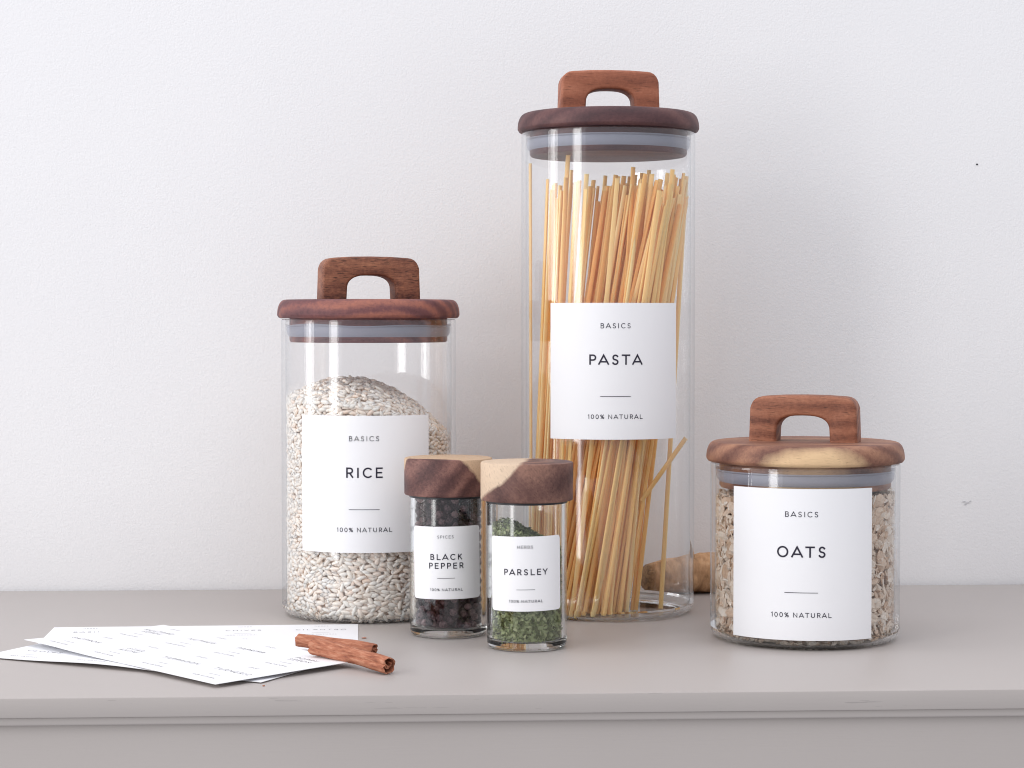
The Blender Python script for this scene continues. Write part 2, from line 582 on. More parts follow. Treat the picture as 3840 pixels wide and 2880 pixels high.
def make_label(parent, rad, ang, z0, z1, width, tilt=0.0, corner=0.0):
    zc, h = (z0 + z1) / 2, z1 - z0
    fn = wrap(rad + 0.0002, ang, zc, tilt)
    NS, NTT = 40, 8
    verts, faces = [], []
    for lift in (0.00016, 0.0):
        for j in range(NTT + 1):
            # rows: pull in the ends of the outer rows for rounded corners
            t = -h / 2 + h * j / NTT
            if corner:
                jj = j / NTT
                t = {0: -h / 2, 1: -h / 2 + corner * 0.3, 2: -h / 2 + corner,
                     NTT: h / 2, NTT - 1: h / 2 - corner * 0.3, NTT - 2: h / 2 - corner}.get(j, -h / 2 + h * jj)
            hw = width / 2
            if corner:
                d = corner - (h / 2 - abs(t))
                if d > 0:
                    hw -= corner - math.sqrt(max(0.0, corner * corner - d * d))
            for i in range(NS + 1):
                verts.append(fn(-hw + 2 * hw * i / NS, t, lift))
    W1 = NS + 1
    off = W1 * (NTT + 1)
    for j in range(NTT):
        for i in range(NS):
            a = j * W1 + i
            faces.append((a, a + 1, a + W1 + 1, a + W1))
            faces.append((off + a, off + a + W1, off + a + W1 + 1, off + a + 1))
    for i in range(NS):
        for a in (i, NTT * W1 + i):
            faces.append((a, a + 1, off + a + 1, off + a))
    for j in range(NTT):
        for a in (j * W1, j * W1 + NS):
            faces.append((a, a + W1, off + a + W1, off + a))
    lab = mesh_obj('label', verts, faces, M['paper'], parent, smooth=50)
    return lab, wrap(rad + 0.0004, ang, zc, tilt), h


def lid_profile(rad, th):
    pr = [(0, 0), (rad - 0.0022, 0), (rad - 0.0009, 0.0004), (rad - 0.0001, 0.0016)]
    for a in range(0, 91, 10):
        pr.append((rad - 0.0052 + 0.0052 * math.cos(R(a)) ** 0.8, 0.0020 + (th - 0.0020) * math.sin(R(a)) ** 0.95))
    pr += [(rad * 0.5, th), (0, th)]
    return pr


def make_handle(parent, mat, z, rz, w=0.0575, h=0.0245, depth=0.017, ow=0.0285, oh=0.0142, open_shift=0.0):
    cr = 0.0065
    out = [(-w / 2, 0), (-w / 2 + 0.0006, h - cr)]
    out += [(-w / 2 + 0.0008 + cr - cr * math.cos(R(a)), h - cr - 0.0004 + cr * math.sin(R(a))) for a in (18, 36, 54, 72, 90)]
    out += [(x * w, h + 0.0004 * (1 - (x / 0.3) ** 2)) for x in (-0.2, 0, 0.2)]
    out += [(w / 2 - 0.0008 - cr + cr * math.sin(R(a)), h - cr - 0.0004 + cr * math.cos(R(a))) for a in (0, 18, 36, 54, 72)]
    out += [(w / 2 - 0.0006, h - cr), (w / 2, 0)]
    inn = [(ow / 2, 0), (ow / 2 - 0.0003, oh * 0.42)]
    for a in range(10, 171, 10):
        c, s = math.cos(R(a)), math.sin(R(a))
        inn.append((math.copysign(abs(c) ** 0.72, c) * (ow / 2 - 0.0003), oh * 0.42 + oh * 0.58 * s ** 0.80))
    inn += [(-ow / 2 + 0.0003, oh * 0.42), (-ow / 2, 0)]
    inn = [(x + open_shift, y) for x, y in inn]
    pts = out + inn
    bm = bmesh.new()
    fr = [bm.verts.new((x, -depth / 2, y)) for x, y in pts]
    bk = [bm.verts.new((x, depth / 2, y)) for x, y in pts]
    n = len(pts)
    bm.faces.new(fr)
    bm.faces.new(bk[::-1])
    for i in range(n):
        j = (i + 1) % n
        bm.faces.new((fr[i], bk[i], bk[j], fr[j]))
    bmesh.ops.recalc_face_normals(bm, faces=bm.faces)
    ed = [e for e in bm.edges if abs(e.verts[0].co.y - e.verts[1].co.y) < 1e-9 and
          not (e.verts[0].co.z < 1e-6 and e.verts[1].co.z < 1e-6)]
    bmesh.ops.bevel(bm, geom=ed, offset=0.0016, segments=3, affect='EDGES', profile=0.5, clamp_overlap=True)
    me = bpy.data.meshes.new('handle')
    bm.to_mesh(me)
    bm.free()
    me.shade_smooth()
    me.set_sharp_from_angle(angle=R(38))
    me.materials.append(mat)
    o = bpy.data.objects.new('handle', me)
    o.location = (0, 0, z - 0.0003)
    o.rotation_euler = (0, 0, rz)
    return link(o, parent)


def storage_jar(label_txt, loc, h, wood, hwood, hrz, lab_ang, lab_z, word, lid_rad=0.0522, lid_th=0.0107,
                wave=0.0, hk=None, tilt=0.0, lidtilt=0.0):
    root = empty('storage_jar', loc)
    tag(root, label_txt, 'jar', 'glass storage jars with wooden lids')
    v, f = lathe(jar_profile(JR, h, WT, 0.0018, 0.0062), 128, closed=False)
    gb = mesh_obj('glass_body', v, f, M['glass'], root, smooth=60)
    gb.data.materials.append(M['base_glass'])           # the thick moulded bottom
    for pl in gb.data.polygons:
        if pl.center.z < 0.0058:
            pl.material_index = 1
    v, f = lathe(lid_profile(lid_rad, lid_th), 128, closed=False)
    lid = mesh_obj('lid', v, f, wood, root, smooth=40, loc=(0, 0, h + 0.0004))
    lid.rotation_euler = (lidtilt, 0, 0)
    make_handle(lid, hwood, lid_th, hrz, **(hk or {}))
    pr = 0.0452
    v, f = lathe([(0, 0.0004), (pr, 0.0004), (pr, -0.0126), (pr - 0.0008, -0.0136), (0, -0.0136)], 96, closed=False)
    mesh_obj('plug', v, f, wood, lid, smooth=40)
    g = [(pr + 0.0002, -0.0042), (0.0462, -0.0042), (0.0474, -0.0037), (0.0475, -0.0043), (0.0466, -0.0049), (0.0469, -0.0060),
         (0.0469, -0.0074), (0.0465, -0.0088), (0.0459, -0.0098), (pr + 0.0002, -0.0104)]

    def wob(i, a):
        return wave * (0.7 * math.sin(5 * a + 0.7) + 0.5 * math.sin(3 * a + 2.0)) if i in (2, 3) else 0.0
    v, f = lathe(g, 128, closed=True, wob=wob)
    mesh_obj('gasket', v, f, M['silicone'], lid, smooth=50)
    lab, fn, lh = make_label(root, JR, lab_ang, lab_z[0], lab_z[1], 0.0778, tilt)
    top = lh / 2
    lettering(lab, [
        ('BASICS', 0.0025, 0.00033, 0, top - 0.167 * lh, 0.40),
        (word, 0.0050, 0.00084, 0, top - 0.415 * lh, 0.38),
        ('-', 0.0168, 0.00030, 0, top - 0.684 * lh),
        ('100% NATURAL', 0.0022, 0.00031, 0, top - 0.832 * lh, 0.38)], fn)
    return root


RICE = (-0.0878, -0.1066)
PASTA = (0.0501, -0.1065)
OATS = (0.1452, -0.2095)
PEP = (-0.0438, -0.1899)
PAR = (-0.0042, -0.2350)

storage_jar('tall glass jar of white rice with reddish walnut lid, labelled RICE', (*RICE, 0), 0.1690,
            M['wood_rice_lid'], M['wood_rice_handle'], R(13), R(-2.0), (0.0400, 0.1158), 'RICE', wave=0.0007)
storage_jar('tallest glass jar holding flat pasta strands, dark lid with orange-brown handle, labelled PASTA', (*PASTA, 0), 0.2757,
            M['wood_pasta_lid'], M['wood_pasta_handle'], R(3), R(-0.7), (0.1022, 0.1780), 'PASTA')
storage_jar('short wide glass jar of rolled oats, lid with pale sapwood patch, labelled OATS', (*OATS, 0), 0.0932,
            M['wood_oats_lid'], M['wood_oats_handle'], R(-20), R(-12.8), (0.0056, 0.0829), 'OATS')

# ------------------------------------------------------------------ spice jars
SR, SH, SW = 0.0206, 0.0775, 0.0022


def spice_jar(label_txt, loc, wood, lid_z, lid_h, lid_r, lab_ang, lab_z, tilt, items):
    root = empty('spice_jar', loc)
    tag(root, label_txt, 'jar', 'small spice jars with wooden lids')
    v, f = lathe(jar_profile(SR, SH, SW, 0.0042, 0.0030), 96, closed=False)
    mesh_obj('glass_body', v, f, M['spice_glass'], root, smooth=60)
    b = 0.0009
    v, f = lathe([(0, 0), (lid_r - b, 0), (lid_r - b * .3, b * .3), (lid_r, b), (lid_r, lid_h - b),
                  (lid_r - b * .3, lid_h - b * .3), (lid_r - b, lid_h), (0, lid_h)], 96, closed=False)
    lid = mesh_obj('lid', v, f, wood, root, smooth=40, loc=(0, 0, lid_z))
    v, f = lathe([(0.0, -0.0012), (SR + 0.0003, -0.0012), (SR + 0.0003, 0.0003), (0.0, 0.0003)], 64, closed=False)
    mesh_obj('gap_shade_ring', v, f, M['gap_shade'], lid, smooth=40)  # black ring stands in for the shade in the gap under the lid
    lab, fn, lh = make_label(root, SR, lab_ang, lab_z[0], lab_z[1], 0.0405, tilt, corner=0.0016)
    top = lh / 2
    its = []
    for it in items:
        it = list(it)
        k = 4 if it[0] != '-' else 4
        it[k] = top - it[k] * lh
        its.append(tuple(it))
    lettering(lab, its, fn)
    return root


spice_jar('small glass jar of black peppercorns with dark wooden lid, labelled BLACK PEPPER', (*PEP, 0),
          M['wood_pepper'], 0.0752, 0.0198, 0.0236, R(-4.8), (0.0214, 0.0598), R(0.9), [
              ('SPICES', 0.0014, 0.00017, 0, 0.141, 0.36), ('BLACK', 0.0027, 0.00048, 0, 0.417, 0.46),
              ('PEPPER', 0.0027, 0.00048, 0, 0.538, 0.44), ('-', 0.0093, 0.00022, 0, 0.709),
              ('100% NATURAL', 0.00125, 0.00020, 0, 0.868, 0.38)])
spice_jar('small glass jar of dried green parsley with two-tone wooden lid, labelled PARSLEY', (*PAR, 0),
          M['wood_parsley'], 0.0760, 0.0198, 0.0239, R(-5.3), (0.0211, 0.0591), R(1.0), [
              ('HERBS', 0.0014, 0.00017, 0, 0.139, 0.36), ('PARSLEY', 0.0027, 0.00048, 0, 0.474, 0.44),
              ('-', 0.0093, 0.00022, 0, 0.710), ('100% NATURAL', 0.00125, 0.00020, 0, 0.864, 0.38)])


# ------------------------------------------------------------------ loose food: many small pieces
def uv_blob(nu, nv, shape):
    """closed blob; shape(u, v) -> point, u round, v from pole to pole"""
    verts, faces = [shape(0, 0)], []
    for j in range(1, nv):
        for i in range(nu):
            verts.append(shape(i / nu, j / nv))
    verts.append(shape(0, 1))
    last = len(verts) - 1
    for i in range(nu):
        i2 = (i + 1) % nu
        faces.append((0, 1 + i, 1 + i2))
        for j in range(nv - 2):
            a = 1 + j * nu
            faces.append((a + i, a + nu + i, a + nu + i2, a + i2))
        a = 1 + (nv - 2) * nu
        faces.append((a + i, last, a + i2))
    return np.array(verts, float), faces


def heap(name, templates, xf, mat, label, cat, origin, n_ind, piece, fill_name, score, core=None, smooth=True):
    """templates: [(verts, faces)]; xf: list of (template index, 3x3, position, shade).
    The n_ind best-scored pieces are objects of their own, the rest one 'stuff' part."""
    root = empty(name, (*origin, 0))
    tag(root, label, cat)
    order = sorted(range(len(xf)), key=lambda i: -score(xf[i]))
    ind = set(order[:n_ind])
    # meshes shared by the single pieces: template x 4 shades
    tm = {}
    for i in order[:n_ind]:
        ti, m3, p, sh = xf[i]
        q = min(3, int(sh * 4))
        if (ti, q) not in tm:
            me = bpy.data.meshes.new(piece)
            me.from_pydata([tuple(c) for c in templates[ti][0]], [], templates[ti][1])
            a = me.attributes.new('shade', 'FLOAT', 'POINT')
            a.data.foreach_set('value', np.full(len(me.vertices), (q + 0.5) / 4, dtype=np.float32))
            if smooth:
                me.shade_smooth()
            me.materials.append(mat)
            tm[(ti, q)] = me
        o = bpy.data.objects.new(piece, tm[(ti, q)])
        o.matrix_basis = Matrix.Translation(p) @ Matrix(m3.tolist()).to_4x4()
        link(o, root)
    vs_, fs_, sh_, n = [], [], [], 0
    if core:
        cv, cf = core
        vs_.append(np.array(cv, float))
        fs_ += [tuple(k) for k in cf]
        sh_.append(np.full(len(cv), 0.5))
        n = len(cv)
    for i, (ti, m3, p, sh) in enumerate(xf):
        if i in ind:
            continue
        tv, tf = templates[ti]
        vs_.append(tv @ m3.T + np.array(p))
        fs_ += [tuple(k + n for k in fc) for fc in tf]
        sh_.append(np.full(len(tv), sh))
        n += len(tv)
    if n:
        V = np.concatenate(vs_)
        me = bpy.data.meshes.new(fill_name)
        me.from_pydata(V.tolist(), [], fs_)
        a = me.attributes.new('shade', 'FLOAT', 'POINT')
        a.data.foreach_set('value', np.concatenate(sh_).astype(np.float32))
        if smooth:
            me.shade_smooth()
        me.materials.append(mat)
        o = link(bpy.data.objects.new(fill_name, me), root)
        tag(o, kind='stuff')
    return root


def rotm(ax, ang):
    return np.array(Matrix.Rotation(ang, 3, Vector(ax).normalized()))


def frame(x, z):
    """3x3 with columns: x direction, its partner, z direction (outward)"""
    z = z / np.linalg.norm(z)
    x = x - z * x.dot(z)
    x = x / np.linalg.norm(x)
    return np.column_stack((x, np.cross(z, x), z))


def scatter(n_try, dmin, sampler, metric):
    """dart throwing with a grid in the 2-D metric coordinates"""
    grid, out = {}, []
    for _ in range(n_try):
        s = sampler()
        m = metric(s)
        g = (int(m[0] // dmin), int(m[1] // dmin))
        ok = True
        for a in (-1, 0, 1):
            for b in (-1, 0, 1):
                for q in grid.get((g[0] + a, g[1] + b), ()):
                    if (q[0] - m[0]) ** 2 + (q[1] - m[1]) ** 2 < dmin * dmin:
                        ok = False
        if ok:
            grid.setdefault(g, []).append(m)
            out.append(s)
    return out


def front_score(lab_z, lab_ang, lab_half, rad):
    """prefer pieces on the room side of a jar that the label does not cover"""
    def sc(x):
        p = x[2]
        s = -p[1] / rad
        a = math.atan2(p[0], -p[1])
        if lab_z[0] < p[2] < lab_z[1] and abs(a - lab_ang) < lab_half:
            s -= 1.2
        return s + 0.25 * math.hypot(p[0], p[1]) / rad
    return sc


def core_mesh(rad, z0, top, segs=40, rings=7):
    """solid filling under the outer pieces; top(x, y) gives its height"""
    verts, faces = [], []
    for k in range(segs):
        a = 2 * math.pi * k / segs
        verts.append((rad * math.cos(a), rad * math.sin(a), z0))
    rows = [list(range(segs))]
    for j in range(rings, 0, -1):
        r = rad * j / rings
        row = []
        for k in range(segs):
            a = 2 * math.pi * k / segs
            x, y = r * math.cos(a), r * math.sin(a)
            row.append(len(verts))
            verts.append((x, y, top(x, y)))
        rows.append(row)
    for a, b in zip(rows, rows[1:]):
        for k in range(segs):
            k2 = (k + 1) % segs
            faces.append((a[k], a[k2], b[k2], b[k]))
    c = len(verts)
    verts.append((0, 0, top(0, 0)))
    for k in range(segs):
        faces.append((rows[-1][k], rows[-1][(k + 1) % segs], c))
    return verts, faces


# ---- rice
M['rice'] = mat_food('rice_grain', [(0.0, (0.84, 0.67, 0.56)), (0.45, (0.94, 0.81, 0.71)), (1.0, (0.97, 0.91, 0.84))],
                     scale=260, var=0.35, rough=0.36, spec=0.5, bump=0.04, sss=0.9)


def rice_top(x, y):
    dx, dy = x + 0.0125, y - 0.004
    return 0.1345 - 9.6 * dx * dx - 5.0 * dy * dy + 0.0004 * math.sin(420 * x) * math.sin(390 * y + 1)


RI = JR - WT


def wall_limit(ri, base, ci):
    """inner radius of a jar at height z, following its rounded bottom corner"""
    def f(z):
        d = base + ci - z
        return ri if d <= 0 else ri - ci + math.sqrt(max(0.0, ci * ci - d * d))
    return f


JAR_IN = wall_limit(RI, 0.0018, 0.0062 - WT * 0.6)
rt = []
for k in range(7):
    L, B, C = 0.0029 * rng.uniform(.84, 1.10), 0.00126 * rng.uniform(.88, 1.12), 0.00112 * rng.uniform(.9, 1.1)
    tw = rng.uniform(-.02, .02)

    def shp(u, v, L=L, B=B, C=C, tw=tw):
        t = math.cos(math.pi * v)
        w = math.sin(math.pi * v) ** 1.05
        a = 2 * math.pi * u
        return (L * t, B * w * math.cos(a) + tw * L * (t * t - .4), C * w * math.sin(a))
    rt.append(uv_blob(8, 6, shp))
xf = []


def ring_sample(rad, z0, zt):
    def s():
        a = rng.uniform(-math.pi, math.pi)
        zmax = zt(rad * math.sin(a), -rad * math.cos(a))
        return (a, rng.uniform(z0, zmax))
    return s


for depth, dmin, tries, zb in ((0.0012, 0.00205, 40000, 0.0030), (0.0020, 0.00205, 36000, 0.0032), (0.0034, 0.0023, 18000, 0.0036)):
    rad = RI - depth
    for a, z in scatter(tries, dmin, ring_sample(rad, zb, rice_top), lambda s: (s[0] * 0.046 / 1.65, s[1])):
        r = rad - abs(rng.gauss(0, 0.00045))
        r = min(r, JAR_IN(z - 0.0007) - 0.0009)
        p = (r * math.sin(a), -r * math.cos(a), z)
        out = np.array((math.sin(a), -math.cos(a), rng.gauss(0, .15)))
        tan = np.array((math.cos(a), math.sin(a), 0.0))
        th = rng.gauss(0, 0.52) if rng.random() < .85 else rng.uniform(-1.5, 1.5)
        xd = tan * math.cos(th) + np.array((0, 0, 1.0)) * math.sin(th) + out * rng.gauss(0, .10)
        xf.append((rng.randrange(7), frame(xd, out), p, min(.99, max(0, rng.gauss(.62, .2)))))
for lift, dmin, tries in ((0.0003, 0.0027, 14000), (-0.0009, 0.0026, 12000)):
    def disc():
        while True:
            x, y = rng.uniform(-.0455, .0455), rng.uniform(-.0455, .0455)
            if x * x + y * y < .0450 ** 2:
                return (x, y)
    for x, y in scatter(tries, dmin, disc, lambda s: s):
        z = rice_top(x, y) + lift + rng.uniform(-.0006, .0006)
        nrm = np.array((rice_top(x - .001, y) - rice_top(x + .001, y), rice_top(x, y - .001) - rice_top(x, y + .001), .002))
        th = rng.uniform(0, math.pi)
        xd = np.array((math.cos(th), math.sin(th), rng.gauss(0, .25)))
        nrm = nrm / np.linalg.norm(nrm) + np.array((rng.gauss(0, .15), rng.gauss(0, .15), 0))
        xf.append((rng.randrange(7), frame(xd, nrm), (x, y, z), min(.99, max(0, rng.gauss(.62, .2)))))
sc_r = front_score((0.040, 0.1158), R(-2), R(46), RI)
heap('rice_heap', rt, xf, M['rice'], 'heap of white short rice grains filling the jar labelled RICE', 'rice', RICE, 300,
     'rice_grain', 'rice_fill', sc_r, core=core_mesh(RI - 0.0048, 0.0021, lambda x, y: rice_top(x, y) - 0.0028))

# ---- oats
M['oats'] = mat_food('oat_flake', [(0.0, (0.60, 0.41, 0.27)), (0.25, (0.77, 0.59, 0.45)), (0.6, (0.88, 0.77, 0.65)),
                                   (1.0, (0.95, 0.90, 0.83))], scale=420, var=0.55, rough=0.75, spec=0.2, bump=0.5, bdist=0.0006, trans=0.25)


def oats_top(x, y):
    return 0.0752 + 0.0012 * math.sin(x * 160 + 1) * math.cos(y * 130) + 0.012 * x


def flake(L, B, th, bend, seed):
    r_ = random.Random(seed)
    n = 10
    ph = [r_.uniform(.80, 1.12) for _ in range(n)]
    top, bot = [], []

    def zz(x, y):
        return bend * (x / L) ** 2 * L + 0.35 * bend * abs(y)
    verts = [(0, 0, th * .9 + zz(0, 0)), (0, 0, -th * .2 + zz(0, 0))]
    rows = []
    for fr, tt in ((0.62, 1.0), (1.0, 0.25)):
        row = []
        for k in range(n):
            a = 2 * math.pi * k / n
            x, y = L * fr * ph[k] * math.cos(a), B * fr * ph[k] * math.sin(a)
            crease = 0.30 * th if abs(y) < B * .3 else th
            row.append(len(verts))
            verts.append((x, y, zz(x, y) + crease * tt + r_.uniform(-.15, .15) * th))
        rows.append(row)
    row = []
    for k in range(n):
        x, y, z = verts[rows[1][k]]
        row.append(len(verts))
        verts.append((x * .9, y * .9, z - th * 0.9))
    rows.append(row)
    faces = []
    for k in range(n):
        k2 = (k + 1) % n
        faces.append((0, rows[0][k], rows[0][k2]))
        faces.append((rows[0][k], rows[1][k], rows[1][k2], rows[0][k2]))
        faces.append((rows[1][k], rows[2][k], rows[2][k2], rows[1][k2]))
        faces.append((1, rows[2][k2], rows[2][k]))
    return np.array(verts, float), faces


ot = [flake(rng.uniform(.0037, .0050), rng.uniform(.0025, .0035), .0006, rng.uniform(-.25, .3), 10 + k) for k in range(6)]
ot += [flake(rng.uniform(.0020, .0030), rng.uniform(.0008, .0014), .0005, rng.uniform(-.3, .4), 30 + k) for k in range(5)]
xf = []
for depth, dmin, tries, small in ((0.0017, 0.0033, 9000, .34), (0.0012, 0.0050, 1500, 1.0), (0.0036, 0.0032, 9000, .45), (0.0058, 0.0036, 6000, .5)):
    rad = RI - depth
    for a, z in scatter(tries, dmin, ring_sample(rad, 0.0024, oats_top), lambda s: (s[0] * 0.046, s[1])):
        r = rad - abs(rng.gauss(0, 0.0004))
        sm = rng.random() < small * (1.5 if z < 0.03 else 0.8)
        if z < 0.008:
            sm = True
        p = (r * math.sin(a), -r * math.cos(a), z)
        out = np.array((math.sin(a), -math.cos(a), 0.0))
        tan = np.array((math.cos(a), math.sin(a), 0.0))
        th = rng.gauss(0, 1.0)
        xd = tan * math.cos(th) + np.array((0, 0, 1.0)) * math.sin(th)
        k = 0.34 if depth < .003 else 0.8
        nr = out + np.array((rng.gauss(0, k), rng.gauss(0, k), rng.gauss(0, k)))
        m3 = frame(xd, nr)
        if rng.random() < .5:
            m3 = m3 @ np.diag((1, -1, -1))
        ti = rng.randrange(6, 11) if sm else rng.randrange(6)
        # keep the flake inside the glass
        tv = ot[ti][0] @ m3.T + np.array(p)
        ex = max(math.hypot(q[0], q[1]) - JAR_IN(max(q[2], 0.0019)) + 0.0002 for q in tv)
        if ex > 0:
            p = tuple(np.array(p) - out * ex)
        xf.append((ti, m3, p, min(.99, max(0.02, rng.gauss(.60, .24)))))
for lift, dmin, tries in ((0.0003, 0.0034, 6000), (-0.0018, 0.0036, 5000)):
    for x, y in scatter(tries, dmin, lambda: (rng.uniform(-.043, .043), rng.uniform(-.043, .043)), lambda s: s):
        if math.hypot(x, y) > .0425:
            continue
        nr = np.array((rng.gauss(0, .5), rng.gauss(0, .5), 1.0))
        th = rng.uniform(0, 6.28)
        xf.append((rng.randrange(9), frame(np.array((math.cos(th), math.sin(th), 0.01)), nr),
                   (x, y, oats_top(x, y) + lift), min(.99, max(0.02, rng.gauss(.62, .2)))))
heap('oat_heap', ot, xf, M['oats'], 'pale beige rolled oat flakes filling the short jar labelled OATS', 'oats', OATS, 300,
     'oat_flake', 'oat_fill', front_score((0.0056, 0.0829), R(-12.8), R(46), RI),
     core=core_mesh(RI - 0.0062, 0.0021, lambda x, y: oats_top(x, y) - 0.003), smooth=False)

# ---- peppercorns
M['pepper'] = mat_food('peppercorn', [(0.0, (0.026, 0.014, 0.019)), (0.5, (0.115, 0.060, 0.070)), (1.0, (0.34, 0.21, 0.215))],
                       scale=900, var=0.9, rough=0.55, spec=0.45, bump=1.0, bdist=0.0012)
SI = SR - SW
pt = []
for k in range(6):
    rr = random.Random(50 + k)
    kx = [(rr.uniform(-1, 1), rr.uniform(-1, 1), rr.uniform(-1, 1)) for _ in range(5)]

    def shp(u, v, kx=kx):
        a, b = 2 * math.pi * u, math.pi * v
        d = (math.sin(b) * math.cos(a), math.sin(b) * math.sin(a), math.cos(b))
        w = sum(math.sin(7 * (d[0] * q[0] + d[1] * q[1] + d[2] * q[2]) + i) for i, q in enumerate(kx))
        r = 0.00210 * (1 + 0.028 * w)
        return tuple(r * c for c in d)
    pt.append(uv_blob(10, 7, shp))
xf = []
for depth, dmin, tries in ((0.0023, 0.0039, 9000), (0.0058, 0.0042, 4000)):
    rad = SI - depth
    for a, z in scatter(tries, dmin, ring_sample(rad, 0.0064, lambda x, y: 0.0735), lambda s, rad=rad: (s[0] * rad, s[1])):
        r = rad - abs(rng.gauss(0, .0003))
        m3 = rotm((rng.gauss(0, 1), rng.gauss(0, 1), rng.gauss(0, 1)), rng.uniform(0, 6.28)) * rng.uniform(.88, 1.06)
        xf.append((rng.randrange(6), m3, (r * math.sin(a), -r * math.cos(a), z), min(.99, max(0, rng.gauss(.45, .25)))))
heap('peppercorn_heap', pt, xf, M['pepper'], 'dark wrinkled peppercorns filling the jar labelled BLACK PEPPER', 'peppercorns', PEP,
     300, 'peppercorn', 'peppercorn_fill', front_score((0.0214, 0.0598), R(-4.8), R(56), SI),
     core=core_mesh(SI - 0.006, 0.0048, lambda x, y: 0.072))

# ---- parsley
M['parsley'] = mat_food('parsley_flake', [(0.0, (0.12, 0.135, 0.055)), (0.4, (0.36, 0.415, 0.195)), (0.8, (0.60, 0.655, 0.36)),
                                          (1.0, (0.82, 0.80, 0.48))], scale=700, var=0.3, rough=0.65, spec=0.25, bump=0.4, trans=0.2)


def par_top(x, y):
    return 0.0655 - max(0, x + 0.009) * 0.52 - max(0, -x - 0.012) * 0.3 - abs(y) * 0.15 + 0.0006 * math.sin(900 * x) * math.sin(700 * y)


lt = []
for k in range(8):
    r_ = random.Random(80 + k)
    n = r_.choice((5, 6, 7))
    L, B = r_.uniform(.0009, .0017), r_.uniform(.0005, .0010)
    bd = r_.uniform(-.5, .5)
    top = [(L * r_.uniform(.6, 1.15) * math.cos(6.283 * i / n), B * r_.uniform(.6, 1.2) * math.sin(6.283 * i / n)) for i in range(n)]
    V = [(x, y, bd * x * x / L + r_.uniform(-.1, .1) * L + 0.00005) for x, y in top]
    V += [(x, y, z - 0.0001) for x, y, z in V]
    F = [tuple(range(n)), tuple(range(2 * n - 1, n - 1, -1))] + [(i, i + n, (i + 1) % n + n, (i + 1) % n) for i in range(n)]
    lt.append((np.array(V, float), F))
xf = []
for depth, dmin, tries in ((0.0009, 0.00125, 26000), (0.0016, 0.0013, 18000), (0.0026, 0.0015, 12000)):
    rad = SI - depth
    for a, z in scatter(tries, dmin, ring_sample(rad, 0.0050, par_top), lambda s, rad=rad: (s[0] * rad, s[1])):
        r = rad - abs(rng.gauss(0, .0003))
        out = np.array((math.sin(a), -math.cos(a), 0.0))
        th = rng.uniform(0, 6.28)
        xd = np.array((math.cos(a), math.sin(a), 0.0)) * math.cos(th) + np.array((0, 0, 1.0)) * math.sin(th)
        nr = out + np.array((rng.gauss(0, .5), rng.gauss(0, .5), rng.gauss(0, .5)))
        xf.append((rng.randrange(8), frame(xd, nr), (r * math.sin(a), -r * math.cos(a), z), min(.99, max(0, rng.gauss(.48, .22)))))
for lift, dmin, tries in ((0.0003, 0.0012, 6000), (-0.0007, 0.0013, 5000)):
    for x, y in scatter(tries, dmin, lambda: (rng.uniform(-.018, .018), rng.uniform(-.018, .018)), lambda s: s):
        if math.hypot(x, y) > .0176:
            continue
        nr = np.array((rng.gauss(0, .6), rng.gauss(0, .6), 1.0))
        th = rng.uniform(0, 6.28)
        xf.append((rng.randrange(8), frame(np.array((math.cos(th), math.sin(th), .02)), nr),
                   (x, y, par_top(x, y) + lift + rng.uniform(-.0004, .0008)), min(.99, max(0, rng.gauss(.35, .2)))))
heap('parsley_heap', lt, xf, M['parsley'], 'dried green parsley flakes heaped in the jar labelled PARSLEY', 'parsley', PAR, 300,
     'parsley_flake', 'parsley_fill', front_score((0.0211, 0.0591), R(-5.3), R(56), SI),
     core=core_mesh(SI - 0.0030, 0.0046, lambda x, y: par_top(x, y) - 0.0012), smooth=False)

# ------------------------------------------------------------------ pasta strands
M['pasta'] = mat_food('dry_pasta', [(0.0, (0.90, 0.46, 0.14)), (0.5, (0.95, 0.61, 0.26)), (1.0, (0.97, 0.74, 0.43))],
                      scale=160, var=0.10, rough=0.5, spec=0.35, bump=0.05, sss=0.75)


def strand(b, t, w=0.0026, th=0.0012, rot=0.0, bow=(0, 0), shade=0.5, label=None, solo=False):
    """flat rod from b to t (jar coordinates), slightly bowed"""
    b, t = Vector(b), Vector(t)
    d = (t - b)
    L = d.length
    q = d.to_track_quat('Z', 'X').to_matrix()
    c, s = math.cos(rot), math.sin(rot)
    sec = [(w / 2, th * .25), (w * .36, th / 2), (-w * .36, th / 2), (-w / 2, th * .25),
           (-w / 2, -th * .25), (-w * .36, -th / 2), (w * .36, -th / 2), (w / 2, -th * .25)]
    NS = 5
    verts, faces = [], []
    for i in range(NS + 1):
        k = i / NS
        bo = 4 * k * (1 - k)
        for x, y in sec:
            p = Vector((x * c - y * s + bow[0] * bo, x * s + y * c + bow[1] * bo, k * L))
            verts.append(tuple(q @ p))
    for i in range(NS):
        for j in range(8):
            a, e = i * 8 + j, i * 8 + (j + 1) % 8
            faces.append((a, e, e + 8, a + 8))
    faces.append(tuple(range(7, -1, -1)))
    faces.append(tuple(range(NS * 8, NS * 8 + 8)))
    me = bpy.data.meshes.new('pasta_strand')
    me.from_pydata(verts, [], faces)
    at = me.attributes.new('shade', 'FLOAT', 'POINT')
    at.data.foreach_set('value', np.full(len(verts), shade, dtype=np.float32))
    me.shade_smooth()
    me.set_sharp_from_angle(angle=R(50))
    me.materials.append(M['pasta'])
    o = bpy.data.objects.new('pasta_strand', me)
    o.location = (PASTA[0] + b.x, PASTA[1] + b.y, b.z)
    link(o)
    tag(o, label, 'pasta', 'pasta strands standing in the tall jar')
    return o


def inside(x, y, r=0.0452):
    d = math.hypot(x, y)
    return (x, y) if d < r else (x * r / d, y * r / d)


